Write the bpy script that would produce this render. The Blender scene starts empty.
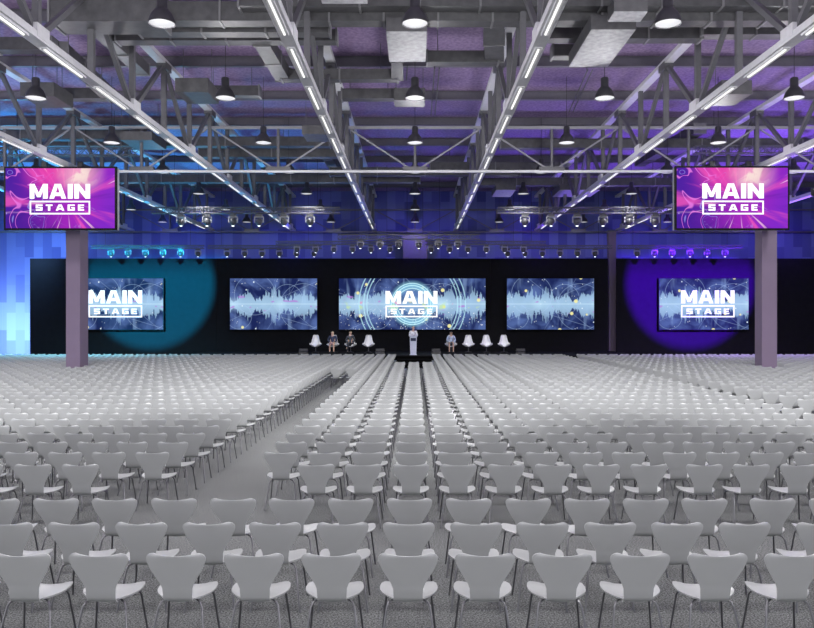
import bpy, bmesh, math, random
from mathutils import Vector, Matrix
random.seed(7)
C = bpy.context.scene.collection
F = 770.0; VX, VY = 415.0, 321.0; CZ = 2.53
PI = math.pi
def X(px, D): return (px - VX) * D / F
def Z(py, D): return CZ + (VY - py) * D / F

# ------------------------------------------------------------------ mesh builder
class MB:
    def __init__(s): s.v = []; s.f = []; s.sm = []
    def add(s, vs, fs, smooth=False):
        o = len(s.v); s.v += [tuple(v) for v in vs]
        s.f += [tuple(i + o for i in f) for f in fs]; s.sm += [smooth] * len(fs)
    def box(s, x0, x1, y0, y1, z0, z1):
        s.add([(x0,y0,z0),(x1,y0,z0),(x1,y1,z0),(x0,y1,z0),(x0,y0,z1),(x1,y0,z1),(x1,y1,z1),(x0,y1,z1)],
              [(3,2,1,0),(4,5,6,7),(0,1,5,4),(1,2,6,5),(2,3,7,6),(3,0,4,7)])
        return s
    def beam(s, p, q, w, h):
        p = Vector(p); q = Vector(q); d = (q - p).normalized()
        up = Vector((0,0,1)) if abs(d.z) < .95 else Vector((0,1,0))
        a = d.cross(up).normalized() * w / 2; b = a.normalized().cross(d).normalized() * h / 2
        vs = [p-a-b, p+a-b, p+a+b, p-a+b, q-a-b, q+a-b, q+a+b, q-a+b]
        s.add(vs, [(0,1,2,3),(7,6,5,4),(1,0,4,5),(2,1,5,6),(3,2,6,7),(0,3,7,4)])
        return s
    def ibeam(s, p, q, w, h, t=.018):
        p = Vector(p); q = Vector(q); u = Vector((0,0,h/2 - t/2))
        s.beam(p+u, q+u, w, t); s.beam(p-u, q-u, w, t); s.beam(p, q, t, h-2*t); return s
    def tube(s, pts, r, n=8, smooth=True, caps=True):
        pts = [Vector(p) for p in pts]; rs = r if isinstance(r, (list, tuple)) else [r]*len(pts)
        vs = []; prev = None
        for i, p in enumerate(pts):
            d = (pts[min(i+1,len(pts)-1)] - pts[max(i-1,0)]).normalized()
            if prev is None:
                a = d.orthogonal().normalized()
            else:
                a = (prev - d * prev.dot(d)).normalized()
            prev = a; b = d.cross(a)
            for k in range(n):
                t = 2*PI*k/n; vs.append(p + (a*math.cos(t) + b*math.sin(t))*rs[i])
        fs = [(i*n+k, i*n+(k+1)%n, (i+1)*n+(k+1)%n, (i+1)*n+k) for i in range(len(pts)-1) for k in range(n)]
        s.add(vs, fs, smooth)
        if caps:
            o = len(s.v) - len(vs)
            s.f += [tuple(o+k for k in reversed(range(n))), tuple(o+(len(pts)-1)*n+k for k in range(n))]; s.sm += [False]*2
        return s
    def lathe(s, c, prof, n=24, smooth=True, cap0=False, cap1=False):
        vs = []
        for r, z in prof:
            for k in range(n):
                t = 2*PI*k/n; vs.append((c[0]+r*math.cos(t), c[1]+r*math.sin(t), c[2]+z))
        m = len(prof)
        fs = [(i*n+k, i*n+(k+1)%n, (i+1)*n+(k+1)%n, (i+1)*n+k) for i in range(m-1) for k in range(n)]
        s.add(vs, fs, smooth); o = len(s.v) - len(vs)
        if cap0: s.f.append(tuple(o+k for k in reversed(range(n)))); s.sm.append(False)
        if cap1: s.f.append(tuple(o+(m-1)*n+k for k in range(n))); s.sm.append(False)
        return s
    def mesh(s, name, mat, origin=(0,0,0)):
        me = bpy.data.meshes.new(name); ox, oy, oz = origin
        me.from_pydata([(x-ox, y-oy, z-oz) for x, y, z in s.v], [], s.f)
        me.polygons.foreach_set('use_smooth', s.sm)
        if mat: me.materials.append(mat)
        me.update()
        if any(s.sm): me.set_sharp_from_angle(angle=math.radians(48))
        return me
    def build(s, name, mat, parent=None, origin=None):
        if parent is not None:
            o = bpy.data.objects.new(name, s.mesh(name, mat, world(parent))); C.objects.link(o); o.parent = parent
        else:
            og = origin or (0,0,0)
            o = bpy.data.objects.new(name, s.mesh(name, mat, og)); C.objects.link(o); o.location = og
        return o
def world(o):
    p = Vector((0,0,0))
    while o is not None: p = p + Vector(o.location); o = o.parent
    return p
def tag(o, label, cat, group=None, kind=None):
    if label: o['label'] = label
    if cat: o['category'] = cat
    if group: o['group'] = group
    if kind: o['kind'] = kind
    return o
def thing(name, label, cat, loc=(0,0,0), group=None):
    o = bpy.data.objects.new(name, None); C.objects.link(o); o.location = loc; o.empty_display_size = .1
    return tag(o, label, cat, group)
def struct(name, mb, mat, origin=None):
    o = mb.build(name, mat, None, origin); o['kind'] = 'structure'; return o

# ------------------------------------------------------------------ materials
def newmat(name):
    m = bpy.data.materials.new(name); m.use_nodes = True
    nt = m.node_tree; b = nt.nodes['Principled BSDF']; return m, nt, b
def mat(name, col, rough=.5, metal=0, vary=.06, scale=8, bump=0, spec=.5):
    m, nt, b = newmat(name)
    b.inputs['Roughness'].default_value = rough; b.inputs['Metallic'].default_value = metal
    b.inputs['Specular IOR Level'].default_value = spec
    tc = nt.nodes.new('ShaderNodeTexCoord'); n = nt.nodes.new('ShaderNodeTexNoise'); n.inputs['Scale'].default_value = scale
    n.inputs['Detail'].default_value = 4
    nt.links.new(tc.outputs['Object'], n.inputs['Vector'])
    r = nt.nodes.new('ShaderNodeMapRange'); r.inputs[1].default_value = .3; r.inputs[2].default_value = .7
    r.inputs[3].default_value = 1 - vary; r.inputs[4].default_value = 1 + vary
    nt.links.new(n.outputs['Fac'], r.inputs[0])
    mx = nt.nodes.new('ShaderNodeMix'); mx.data_type = 'RGBA'; mx.blend_type = 'MULTIPLY'; mx.inputs[0].default_value = 1
    mx.inputs[6].default_value = (*col, 1); nt.links.new(r.outputs[0], mx.inputs[7])
    nt.links.new(mx.outputs[2], b.inputs['Base Color'])
    if bump:
        bp = nt.nodes.new('ShaderNodeBump'); bp.inputs['Strength'].default_value = bump; bp.inputs['Distance'].default_value = .01
        nt.links.new(n.outputs['Fac'], bp.inputs['Height']); nt.links.new(bp.outputs[0], b.inputs['Normal'])
    return m
def emat(name, col, s, rough=.4):
    m, nt, b = newmat(name); b.inputs['Base Color'].default_value = (.02,.02,.02,1)
    b.inputs['Emission Color'].default_value = (*col, 1); b.inputs['Emission Strength'].default_value = s
    b.inputs['Roughness'].default_value = rough
    return m
M = {}
M['shell'] = mat('chair shell lacquer', (.300,.310,.308), .34, vary=.02, scale=3)
M['steel'] = mat('chair leg steel', (.16,.16,.17), .3, .8)
M['steel_frame'] = M['steel']
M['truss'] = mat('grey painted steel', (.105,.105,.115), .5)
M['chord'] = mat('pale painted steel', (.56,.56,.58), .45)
M['joist'] = mat('roof joist steel', (.12,.115,.14), .5)
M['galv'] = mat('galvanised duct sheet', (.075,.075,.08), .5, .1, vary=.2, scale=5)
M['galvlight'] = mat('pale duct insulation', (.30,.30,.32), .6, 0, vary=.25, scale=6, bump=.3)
M['lampbody'] = mat('lamp shade dark enamel', (.055,.055,.062), .45)
M['lampdiff'] = emat('lamp diffuser', (.95,.96,1), .60)
M['strip'] = emat('fluorescent strip', (1,.99,.97), 1.15)
M['black'] = mat('stage black cloth', (.0075,.0075,.009), .85, vary=.15, scale=3, spec=.15)
M['blackm'] = mat('black metal', (.02,.02,.022), .45)
M['gap'] = mat('matt black drape', (.004,.004,.004), .95, spec=.05)
M['column'] = mat('column lilac grey paint', (.155,.115,.172), .55, vary=.03, scale=2)
M['rig'] = mat('rig aluminium', (.10,.10,.115), .6, 0)
M['fix'] = mat('moving head body', (.06,.06,.065), .4)
M['flange'] = mat('duct flange', (.17,.17,.18), .5)
M['mid'] = mat('mid grey steel', (.26,.26,.275), .5)
M['yoke'] = mat('moving head yoke', (.34,.34,.36), .4)
M['lens'] = emat('stage light lens', (.9,.95,1), 3.0)
M['white'] = mat('white lounge shell', (.82,.82,.83), .35, vary=.02)
M['casing'] = mat('screen casing', (.005,.005,.006), .7, spec=.1)
M['side'] = mat('screen frame aluminium', (.42,.42,.44), .4, .3)
M['letter'] = emat('screen lettering white', (1,1,1), 1.15)
M['boxgrey'] = mat('grey equipment cover', (.13,.125,.135), .6)
M['lectern'] = mat('lectern white laminate', (.62,.65,.78), .4)
M['skin'] = mat('skin', (.62,.40,.30), .55)
M['navy'] = mat('navy cloth', (.035,.045,.09), .8)
M['suit'] = mat('charcoal suit cloth', (.05,.055,.065), .8)
M['pink'] = mat('dusty pink cloth', (.50,.32,.33), .8)
M['pale'] = mat('pale blue cloth', (.45,.52,.66), .8)
M['shirt'] = mat('white shirt cloth', (.8,.8,.84), .8)
M['hairb'] = mat('blond hair', (.55,.42,.26), .6)
M['hairg'] = mat('sandy hair', (.42,.30,.18), .6)
M['haird'] = mat('dark hair', (.04,.028,.02), .6)
M['shoe'] = mat('dark shoe leather', (.015,.015,.017), .4)
M['eye'] = mat('eye', (.05,.04,.035), .2)

# carpet
m, nt, b = newmat('speckled grey carpet'); M['carpet'] = m
tc = nt.nodes.new('ShaderNodeTexCoord'); n1 = nt.nodes.new('ShaderNodeTexNoise'); n1.inputs['Scale'].default_value = 62; n1.inputs['Detail'].default_value = 3; n1.inputs['Roughness'].default_value=.8
n2 = nt.nodes.new('ShaderNodeTexNoise'); n2.inputs['Scale'].default_value = 1.1; n2.inputs['Detail'].default_value = 3
cr = nt.nodes.new('ShaderNodeValToRGB'); cr.color_ramp.elements[0].position = .42; cr.color_ramp.elements[0].color = (.02,.021,.022,1)
cr.color_ramp.elements[1].position = .60; cr.color_ramp.elements[1].color = (.25,.262,.256,1)
mx = nt.nodes.new('ShaderNodeMix'); mx.data_type = 'RGBA'; mx.blend_type = 'MULTIPLY'; mx.inputs[0].default_value = .35
nt.links.new(tc.outputs['Object'], n1.inputs['Vector']); nt.links.new(tc.outputs['Object'], n2.inputs['Vector'])
nt.links.new(n1.outputs['Fac'], cr.inputs[0]); nt.links.new(cr.outputs[0], mx.inputs[6]); nt.links.new(n2.outputs['Fac'], mx.inputs[7])
nt.links.new(mx.outputs[2], b.inputs['Base Color']); b.inputs['Roughness'].default_value = .9
# roof deck: purple acoustic deck, fine fleck
m, nt, b = newmat('purple flecked roof deck'); M['deck'] = m
tc = nt.nodes.new('ShaderNodeTexCoord'); n1 = nt.nodes.new('ShaderNodeTexNoise'); n1.inputs['Scale'].default_value = 9; n1.inputs['Detail'].default_value = 5
cr = nt.nodes.new('ShaderNodeValToRGB'); cr.color_ramp.elements[0].position = .35; cr.color_ramp.elements[0].color = (.19,.13,.25,1)
cr.color_ramp.elements[1].position = .7; cr.color_ramp.elements[1].color = (.31,.22,.385,1)
nt.links.new(tc.outputs['Object'], n1.inputs['Vector']); nt.links.new(n1.outputs['Fac'], cr.inputs[0])
nt.links.new(cr.outputs[0], b.inputs['Base Color']); b.inputs['Roughness'].default_value = .8
# hall wall: cladding of upright rectangles in slightly different blues
m, nt, b = newmat('panelled wall cladding'); M['wall'] = m
tc = nt.nodes.new('ShaderNodeTexCoord'); mp = nt.nodes.new('ShaderNodeMapping'); mp.inputs['Rotation'].default_value = (PI/2, 0, PI/2)
mp.vector_type = 'POINT'
sx = nt.nodes.new('ShaderNodeSeparateXYZ'); nt.links.new(tc.outputs['Object'], sx.inputs[0])
cb = nt.nodes.new('ShaderNodeCombineXYZ'); ad = nt.nodes.new('ShaderNodeMath'); ad.operation='ADD'
nt.links.new(sx.outputs[0], ad.inputs[0]); nt.links.new(sx.outputs[1], ad.inputs[1])
nt.links.new(sx.outputs[2], cb.inputs[0]); nt.links.new(ad.outputs[0], cb.inputs[1])
bk = nt.nodes.new('ShaderNodeTexBrick'); bk.inputs['Scale'].default_value = 1; bk.inputs['Brick Width'].default_value = 1.9
bk.inputs['Row Height'].default_value = .62; bk.inputs['Mortar Size'].default_value = 0; bk.inputs['Color1'].default_value = (.07,.085,.26,1)
bk.inputs['Color2'].default_value = (.17,.21,.46,1); bk.offset = .37; bk.inputs['Bias'].default_value = -.2
nt.links.new(cb.outputs[0], bk.inputs['Vector']); nt.links.new(bk.outputs['Color'], b.inputs['Base Color']); b.inputs['Roughness'].default_value = .8

# tiny expression language for screen pictures
class E:
    nt = None
    def __init__(s, k): s.k = k
    @staticmethod
    def op(o, *a):
        n = E.nt.nodes.new('ShaderNodeMath'); n.operation = o
        for i, x in enumerate(a):
            if isinstance(x, E): E.nt.links.new(x.k, n.inputs[i])
            else: n.inputs[i].default_value = x
        return E(n.outputs[0])
    def __add__(a, b): return E.op('ADD', a, b)
    __radd__ = __add__
    def __sub__(a, b): return E.op('SUBTRACT', a, b)
    def __rsub__(a, b): return E.op('SUBTRACT', b, a)
    def __mul__(a, b): return E.op('MULTIPLY', a, b)
    __rmul__ = __mul__
    def __truediv__(a, b): return E.op('DIVIDE', a, b)
def Abs(a): return E.op('ABSOLUTE', a)
def Pow(a, b): return E.op('POWER', a, b)
def Sqrt(a): return E.op('SQRT', a)
def Mn(a, b): return E.op('MINIMUM', a, b)
def Mx(a, b): return E.op('MAXIMUM', a, b)
def Atan2(a, b): return E.op('ARCTAN2', a, b)
def step(x, e0, e1, a=0, b=1):
    n = E.nt.nodes.new('ShaderNodeMapRange'); n.interpolation_type = 'SMOOTHSTEP'
    E.nt.links.new(x.k, n.inputs[0]); n.inputs[1].default_value = e0; n.inputs[2].default_value = e1
    n.inputs[3].default_value = a; n.inputs[4].default_value = b; return E(n.outputs[0])
def vec(x, y, z=0.):
    n = E.nt.nodes.new('ShaderNodeCombineXYZ')
    for i, q in enumerate((x, y, z)):
        if isinstance(q, E): E.nt.links.new(q.k, n.inputs[i])
        else: n.inputs[i].default_value = q
    return n.outputs[0]
def noise(v, sc, det=2, dist=0):
    n = E.nt.nodes.new('ShaderNodeTexNoise'); n.inputs['Scale'].default_value = sc; n.inputs['Detail'].default_value = det
    n.inputs['Distortion'].default_value = dist; E.nt.links.new(v, n.inputs['Vector']); return E(n.outputs['Fac'])
def voro(v, sc, feat='F1'):
    n = E.nt.nodes.new('ShaderNodeTexVoronoi'); n.feature = feat; n.inputs['Scale'].default_value = sc
    E.nt.links.new(v, n.inputs['Vector']); return E(n.outputs['Distance'])
def mix(c1, c2, f):
    n = E.nt.nodes.new('ShaderNodeMix'); n.data_type = 'RGBA'; n.clamp_factor = True
    for i, c in ((6, c1), (7, c2)):
        if isinstance(c, tuple): n.inputs[i].default_value = (*c, 1)
        else: E.nt.links.new(c, n.inputs[i])
    E.nt.links.new(f.k, n.inputs[0]); return n.outputs[2]
def screen_begin(name):
    m, nt, b = newmat(name); E.nt = nt
    tc = nt.nodes.new('ShaderNodeTexCoord'); s = nt.nodes.new('ShaderNodeSeparateXYZ'); nt.links.new(tc.outputs['Object'], s.inputs[0])
    return m, b, E(s.outputs[0]), E(s.outputs[2])
def screen_end(b, col, st):
    E.nt.links.new(col, b.inputs['Emission Color']); b.inputs['Emission Strength'].default_value = st
    b.inputs['Base Color'].default_value = (.003,.003,.003,1); b.inputs['Roughness'].default_value = .6
    b.inputs['Specular IOR Level'].default_value = 0
def ring(u, v, cx, cz, r, w):
    d = Sqrt((u-cx)*(u-cx) + (v-cz)*(v-cz)); return step(Abs(d-r), w, w*.3)
def wave_mat(name, seed, centre=False, hw=2.8, hh=1.63):
    m, b, u, v = screen_begin(name); us = u + seed*10.
    cl = noise(vec(us, v, 0.), .8, 4, .6)
    col = mix((.010,.018,.09), (.085,.14,.36), step(cl, .38, .72))
    col = mix(col, (.30,.45,.75), step(noise(vec(us*1., v*.15, 3.), 2.2, 2), .55, .75)*.35)
    # big soft and fine columns of the waveform around the middle line
    blocky = E.op('SNAP', us, .055)
    A = Pow(noise(vec(us, 0., 1.), .9, 1), 2.4)*4.8 * (noise(vec(blocky, 5., 1.), 7., 2)*1.9 - .35)
    inside = step(Abs(v + .06) - A, .05, -.05)
    fade = step(Abs(v), 1.5, 0., .25, 1)
    col = mix(col, (.40,.62,.84), inside*fade*.8)
    glow = step(Abs(v), .75, 0.)
    col = mix(col, (.55,.80,.95), glow*glow*step(noise(vec(us, 0., 9.), .7, 1), .42, .7)*.6)
    col = mix(col, (.7,.9,1.), step(Abs(v), .05, .0)*.4)
    for cx, cz, r in ((-1.2,.6,1.3),(.9,.3,.95),(1.9,-.2,1.5),(-2.2,-.8,.8)):
        col = mix(col, (.45,.62,.9), ring(u, v, cx, cz, r, .025)*.3)
    for a, c0 in ((.45,.2),(-.8,.5),(1.6,-1.),(-.3,-.7)):
        col = mix(col, (.4,.55,.85), step(Abs(v - u*a - c0), .03, .008)*.25)
    d = voro(vec(us, v, 0.), 2.1)
    col = mix(col, (.8,.92,1.), step(d, .13, .07)*step(noise(vec(us, v, 4.), 1.5, 1), .5, .6))
    d = voro(vec(us, v, 0.), 6.)
    col = mix(col, (.85,.92,1.), step(d, .2, .08)*step(noise(vec(us, v, 7.), 2.5, 1), .56, .64)*.9)
    col = mix(col, (.85,.80,.35), step(voro(vec(us, v, 2.), 1.), .14, .10)*.9)
    col = mix(col, (.42,.16,.62), step(noise(vec(us, v*2., 12.), 1.6, 1), .68, .74)*.7*step(Abs(v), .9, .3))
    if centre:
        dd = Sqrt(u*u + v*v)
        col = mix(col, (.10,.22,.48), step(dd, 1.4, 1.2)*.5)
        st = voro(vec(us, v, 5.), 7.5)
        col = mix(col, (.95,.98,1.), step(st, .25, .12)*step(v, -.1, -.5)*step(noise(vec(us, v, 2.), 3., 2), .45, .55))
        col = mix(col, (.35,.75,.95), step(Abs(dd - 1.18), .42, 0.)*.55)
        for r in (1.32, 1.18, 1.0): col = mix(col, (.6,.95,1.), ring(u, v, 0, 0, r, .035)*.85)
        for r in (2.9, 3.1, 3.4): col = mix(col, (.5,.85,.95), ring(u, v, 0, 0, r, .05)*.6)
        col = mix(col, (.55,.75,.25), step(Abs(v + .15), .35, .05)*step(noise(vec(us, v, 20.), 1.6, 2), .58, .66)*.6)
        col = mix(col, (.75,.25,.45), step(Abs(v - .05), .18, .03)*step(noise(vec(us, v, 23.), 1.4, 2), .60, .66)*.7)
    screen_end(b, col, 1.12); return m
def magenta_mat():
    m, b, u, v = screen_begin('magenta light streak picture')
    col = mix((.07,.01,.36), (.38,.02,.52), step(u, -2.2, .6))
    col = mix(col, (.20,.02,.60), step(u - v*.4, .5, 2.2)*.85)
    col = mix(col, (.06,.01,.30), step(v, 0., -1.3)*step(u, .6, -1.6)*.7)
    col = mix(col, (.90,.06,.42), step(Sqrt((u+.4)*(u+.4)*.9+(v-1.1)*(v-1.1)), 1.3, .1)*.85)
    dx = u - .25; dy = v + .2; ang = Atan2(dy, dx); rr = Sqrt(dx*dx+dy*dy)
    st = noise(vec(E.op('SINE', ang), E.op('COSINE', ang), rr*.06), 3.2, 4)
    col = mix(col, (.95,.10,.52), step(st, .56, .70)*step(rr, .2, .9)*.7)
    st2 = noise(vec(E.op('SINE', ang), E.op('COSINE', ang), rr*.04+4.), 9., 2)
    col = mix(col, (1.,.55,.85), step(st2, .63, .70)*step(rr, .3, 1.)*.8)
    col = mix(col, (.04,.01,.26), step(st, .50, .32)*step(rr, .5, 1.4)*.8)
    sw = noise(vec(u, v, 2.), .75, 1, 1.2)
    col = mix(col, (.85,.20,.80), step(Abs(sw-.5), .012, .003)*step(u, -.2, -1.1)*.8)
    col = mix(col, (.35,.35,.95), step(Abs(sw-.44), .008, .002)*step(u, .4, -.8)*.6)
    g = step(Sqrt((u-.75)*(u-.75)*.8+(v-.95)*(v-.95)), 1.05, .1)
    col = mix(col, (1.,.45,.62), g*.8)
    col = mix(col, (1.,.85,.75), g*g*step(noise(vec(u, v, 8.), 1.5, 2, 1.), .42, .6)*.8)
    sp = noise(vec(u, v, 30.), 2.4, 4, 1.)
    col = mix(col, (.55,.45,1.), step(sp, .66, .74)*step(v, 0., -.6)*.8)
    screen_end(b, col, .98); return m

# ------------------------------------------------------------------ camera, world
cam = bpy.data.cameras.new('camera'); co = bpy.data.objects.new('camera', cam); C.objects.link(co)
co.location = (0,0,CZ); co.rotation_euler = (PI/2,0,0); cam.sensor_width = 36; cam.lens = F/814*36
cam.shift_x = (407-VX)/814; cam.shift_y = (VY-314)/814; cam.clip_end = 200
sc = bpy.context.scene; sc.camera = co
w = bpy.data.worlds.new('ambient fill'); sc.world = w; w.use_nodes = True  # ambient fill added for the chair backs, entering by the open rear
w.node_tree.nodes['Background'].inputs[0].default_value = (.93,.95,1,1); w.node_tree.nodes['Background'].inputs[1].default_value = WORLD = 1.25
sc.view_settings.view_transform = 'Standard'; sc.view_settings.look = 'None'; sc.view_settings.gamma = 1
sc.view_settings.exposure = 0; sc.view_settings.use_curve_mapping = False
sc.cycles.use_denoising = True; sc.cycles.max_bounces = 6; sc.cycles.diffuse_bounces = 4; sc.cycles.sample_clamp_indirect = 4
sc.cycles.use_light_tree = True

# ------------------------------------------------------------------ setting
HW = 31.0; WD = 52.8; Y0 = -14.0; CEIL = CZ + 8.9
struct('floor', MB().box(-HW, HW, Y0, WD, -.2, 0), M['carpet'])
struct('ceiling', MB().box(-HW, HW, Y0, WD, CEIL, CEIL+.25), M['deck'])
struct('wall_back', MB().box(-HW-.3, HW+.3, WD, WD+.3, -.2, CEIL+.25), M['wall'])
struct('wall_left', MB().box(-HW-.3, -HW, Y0, WD, -.2, CEIL+.25), M['wall'])
struct('wall_right', MB().box(HW, HW+.3, Y0, WD, -.2, CEIL+.25), M['wall'])

ORD = ['','first','second','third','fourth','fifth','sixth','seventh','eighth','ninth','tenth','eleventh','twelfth','thirteenth','fourteenth','fifteenth','sixteenth','seventeenth','eighteenth','nineteenth','twentieth','twenty-first','twenty-second']
def o_(n): return ORD[n]

# roof joists across the hall
JH = CZ + 8.55
nj = 0
for i in range(10):
    D = 14.2 + 3.9*i
    if D > 52: break
    nj += 1
    j = MB().ibeam((-HW, D, JH+.17), (HW, D, JH+.17), .16, .34).build('ceiling_joist', M['joist'], None, (0, D, JH))
    tag(j, f'grey steel joist across the purple roof deck, {o_(i+1)} from the camera', 'beam', 'joists across the roof deck')

# ------------------------------------------------------------------ longitudinal roof trusses
A = 2.76; HB = CZ + 6.1; HT = CZ + 8.42; P = 2.85; N0 = 16.85 - 3*P
TN = {1:'inner right',3:'outer right',5:'far right',7:'outermost right',-1:'inner left',-3:'outer left',-5:'far left',-7:'outermost left'}
def strip_light(x, D, lab, grp):
    t = thing('strip_light', lab, 'light', (x, D, HB-.03), grp)
    g = MB(); g.box(x-.085, x+.085, D, D+2.05, HB-.02, HB); g.box(x-.085, x-.065, D, D+2.05, HB-.05, HB-.02); g.box(x+.065, x+.085, D, D+2.05, HB-.05, HB-.02)
    g.build('housing', M['chord'], t)
    MB().tube([(x, D+.06, HB-.038), (x, D+1.99, HB-.038)], .026, 8).build('tube', M['strip'], t)
for k in (-7,-5,-3,-1,1,3,5,7):
    x = k*A; t = thing('roof_truss', f'long pale steel roof truss running towards the stage, {TN[k]}', 'roof truss', (x, 8, HB), 'roof trusses running towards the stage')
    y0, y1 = 8.0, 52.6
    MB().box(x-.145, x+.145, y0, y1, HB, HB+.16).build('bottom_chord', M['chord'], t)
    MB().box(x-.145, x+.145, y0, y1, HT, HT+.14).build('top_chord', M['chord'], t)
    n = 0
    while True:
        D = N0 + n*P
        if D > 52.2: break
        bot = (n % 2 == 1)            # odd nodes carry the diagonals at the bottom
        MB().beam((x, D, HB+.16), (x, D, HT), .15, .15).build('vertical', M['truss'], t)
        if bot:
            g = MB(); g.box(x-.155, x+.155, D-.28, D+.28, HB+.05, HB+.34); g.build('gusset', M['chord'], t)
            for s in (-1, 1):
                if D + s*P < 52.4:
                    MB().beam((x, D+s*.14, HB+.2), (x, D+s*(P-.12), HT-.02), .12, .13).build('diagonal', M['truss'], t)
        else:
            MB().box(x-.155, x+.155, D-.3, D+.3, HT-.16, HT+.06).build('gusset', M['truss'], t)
        n += 1
    if abs(k) <= 5:
        i = 0
        for q in range(13):
            D = 14.0 + .3 + q*P
            if D > 50: break
            if abs(k) == 3 and D < 13.5: continue
            if abs(k) == 5 and D < 22: continue
            i += 1
            strip_light(x, D, f'white fluorescent strip under the {TN[k]} roof truss, {o_(i)} from the camera', 'fluorescent strips under the roof trusses')

# ------------------------------------------------------------------ cross trusses
def cross_truss(D, zb, zt, lab, w=.13, m='chord'):
    t = thing('cross_truss', lab, 'roof truss', (0, D, zb), 'cross trusses')
    MB().box(-HW, HW, D-w/2, D+w/2, zb+.02, zb+.12).build('bottom_chord', M[m], t)
    MB().box(-HW, HW, D-w/2, D+w/2, zt, zt+.11).build('top_chord', M['mid' if m=='chord' else m], t)
    for k in range(-4, 5):
        x = 2*k*A
        MB().beam((x, D, zb+.1), (x, D, zt), .1, .1).build('post', M['truss'], t)
        MB().box(x-.5, x+.5, D-w/2-.01, D+w/2+.01, zb+.10, zb+.26).build('gusset', M['truss'], t)
        for s in (-1, 1):
            MB().beam((x+s*.25, D, zb+.22), (x+s*(A-.15), D, zt-.02), .06, .06).build('brace', M['mid' if m=='chord' else 'truss'], t)
    return t
cross_truss(31.1, CZ+6.1-.13, CZ+7.75, 'white steel cross truss above the hanging video screens', w=.10)
cross_truss(52.0, CZ+5.95, CZ+7.45, 'steel cross truss with slim braces against the far wall', m='truss')

# ------------------------------------------------------------------ columns
def column(x, D, w, d, zt, lab):
    t = thing('column', lab, 'column', (x, D+d/2, 0))
    MB().box(x-w/2, x+w/2, D, D+d, 0, zt).build('shaft', M['column'], t)
    MB().box(x-w/2-.06, x+w/2+.06, D-.06, D+d+.06, 0, .05).build('base_plate', M['column'], t)
    MB().box(x-w/2-.08, x+w/2+.08, D-.08, D+d+.08, zt-.08, zt).build('cap_plate', M['truss'], t)
cwl = 14*30.6/F
column(X(73,30.6), 30.6, cwl, .76, CZ+6.0-.16, 'lilac grey square column under the left hanging video screen')
column(X(769.5,30.6), 30.6, 15*30.6/F, .64, CZ+6.0-.16, 'lilac grey square column under the right hanging video screen')
column(X(612.5,50.2), 50.2, 7.2*50.2/F, .5, CZ+5.9, 'slim lilac column standing in the gap right of the stage backdrop')

# ------------------------------------------------------------------ pendant lamps
def lamp(x, D, lab):
    z = CZ + 6.48
    t = thing('pendant_lamp', lab, 'lamp', (x, D, z), 'bell shaped pendant lamps')
    sh = MB().lathe((x,D,z), [(.285,0),(.29,.02),(.275,.10),(.235,.20),(.175,.28),(.125,.33),(.115,.35),(.115,.56),(.10,.60),(.03,.62)], 24, cap1=True).build('shade', M['lampbody'], t)
    MB().lathe((x,D,z), [(.27,.02),(.001,.015)], 24).build('diffuser', M['lampdiff'], sh)
    MB().tube([(x,D,z+.6),(x,D,CEIL)], .008, 5).build('cable', M['blackm'], t)
RN = ['nearest','second','third','fourth','fifth','sixth','seventh']
LN = {-3:'third left of the hall centre line',-2:'second left of the hall centre line',-1:'first left of the hall centre line',0:'on the hall centre line',1:'first right of the hall centre line',2:'second right of the hall centre line',3:'third right of the hall centre line'}
lamp_lights = []
for r in range(-5, 7):
    D = 16.8 + 5.62*r
    if D > 51: continue
    for k in range(-4, 5):
        x = 2*k*A
        px = VX + x*F/D if D > 1 else 9e9
        if r >= 0 and -16 < px < 830 and abs(k) <= 3:
            # the big screens hide a few of them
            lamp(x, D, f'dark bell pendant lamp, {RN[r]} row, {LN[k]}')
        lamp_lights.append((x, D))
LAMP_W = 390; FILL_W = 170
lg_ = bpy.data.lights.new('added roof fill', 'POINT'); lg_.energy = FILL_W; lg_.shadow_soft_size = .2; lg_.color = (1,.98,1)  # bare points added below the lamps to brighten the roof
lg2 = bpy.data.lights.new('added roof fill dim', 'POINT'); lg2.energy = FILL_W*.10; lg2.shadow_soft_size = .2; lg2.color = (.9,.95,1)
ld = bpy.data.lights.new('lamp light', 'SPOT'); ld.energy = LAMP_W; ld.spot_size = math.radians(150); ld.spot_blend = .6; ld.shadow_soft_size = .25; ld.color = (1,.98,.97)
for x, D in lamp_lights:
    if D < 41:
        o = bpy.data.objects.new('lamp_or_fill_light', ld); C.objects.link(o); o.location = (x, D, CZ+6.44)
    o = bpy.data.objects.new('lamp_or_fill_light', lg_ if D < 31 else lg2); C.objects.link(o); o.location = (x, D, CZ+6.0)

# ------------------------------------------------------------------ ducts
def duct(px0, py0, px1, py1, H, w, h, lab, m='galv', fl=1.4):
    """run between two image points read at underside height H above the camera"""
    D0 = H*F/(VY-py0); D1 = H*F/(VY-py1)
    p = Vector((X(px0,D0), D0, CZ+H+h/2)); q = Vector((X(px1,D1), D1, CZ+H+h/2))
    t = thing('air_duct', lab, 'duct', p, 'air ducts under the roof')
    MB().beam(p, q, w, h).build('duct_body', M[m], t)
    L = (q-p).length; n = max(1, int(L/fl)); d = (q-p)/n
    for i in range(n+1):
        c = p + d*i; e = (q-p).normalized()*.025
        MB().beam(c-e, c+e, w+.06, h+.06).build('flange', M['flange'], t)
    for f in (.15, .85):
        c = p + (q-p)*f; MB().tube([(c.x, c.y, c.z+h/2-.02), (c.x, c.y, CEIL)], .012, 5).build('hanger_rod', M['joist'], t)
H1 = 7.6
def tduct(px0, px1, py, H, w, h, lab, **k): duct(px0, py, px1, py, H, w, h, lab, **k)
tduct(240, 900, 9, 7.9, .4, .42, 'grey sheet duct crossing nearest the camera at the top edge')
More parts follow.
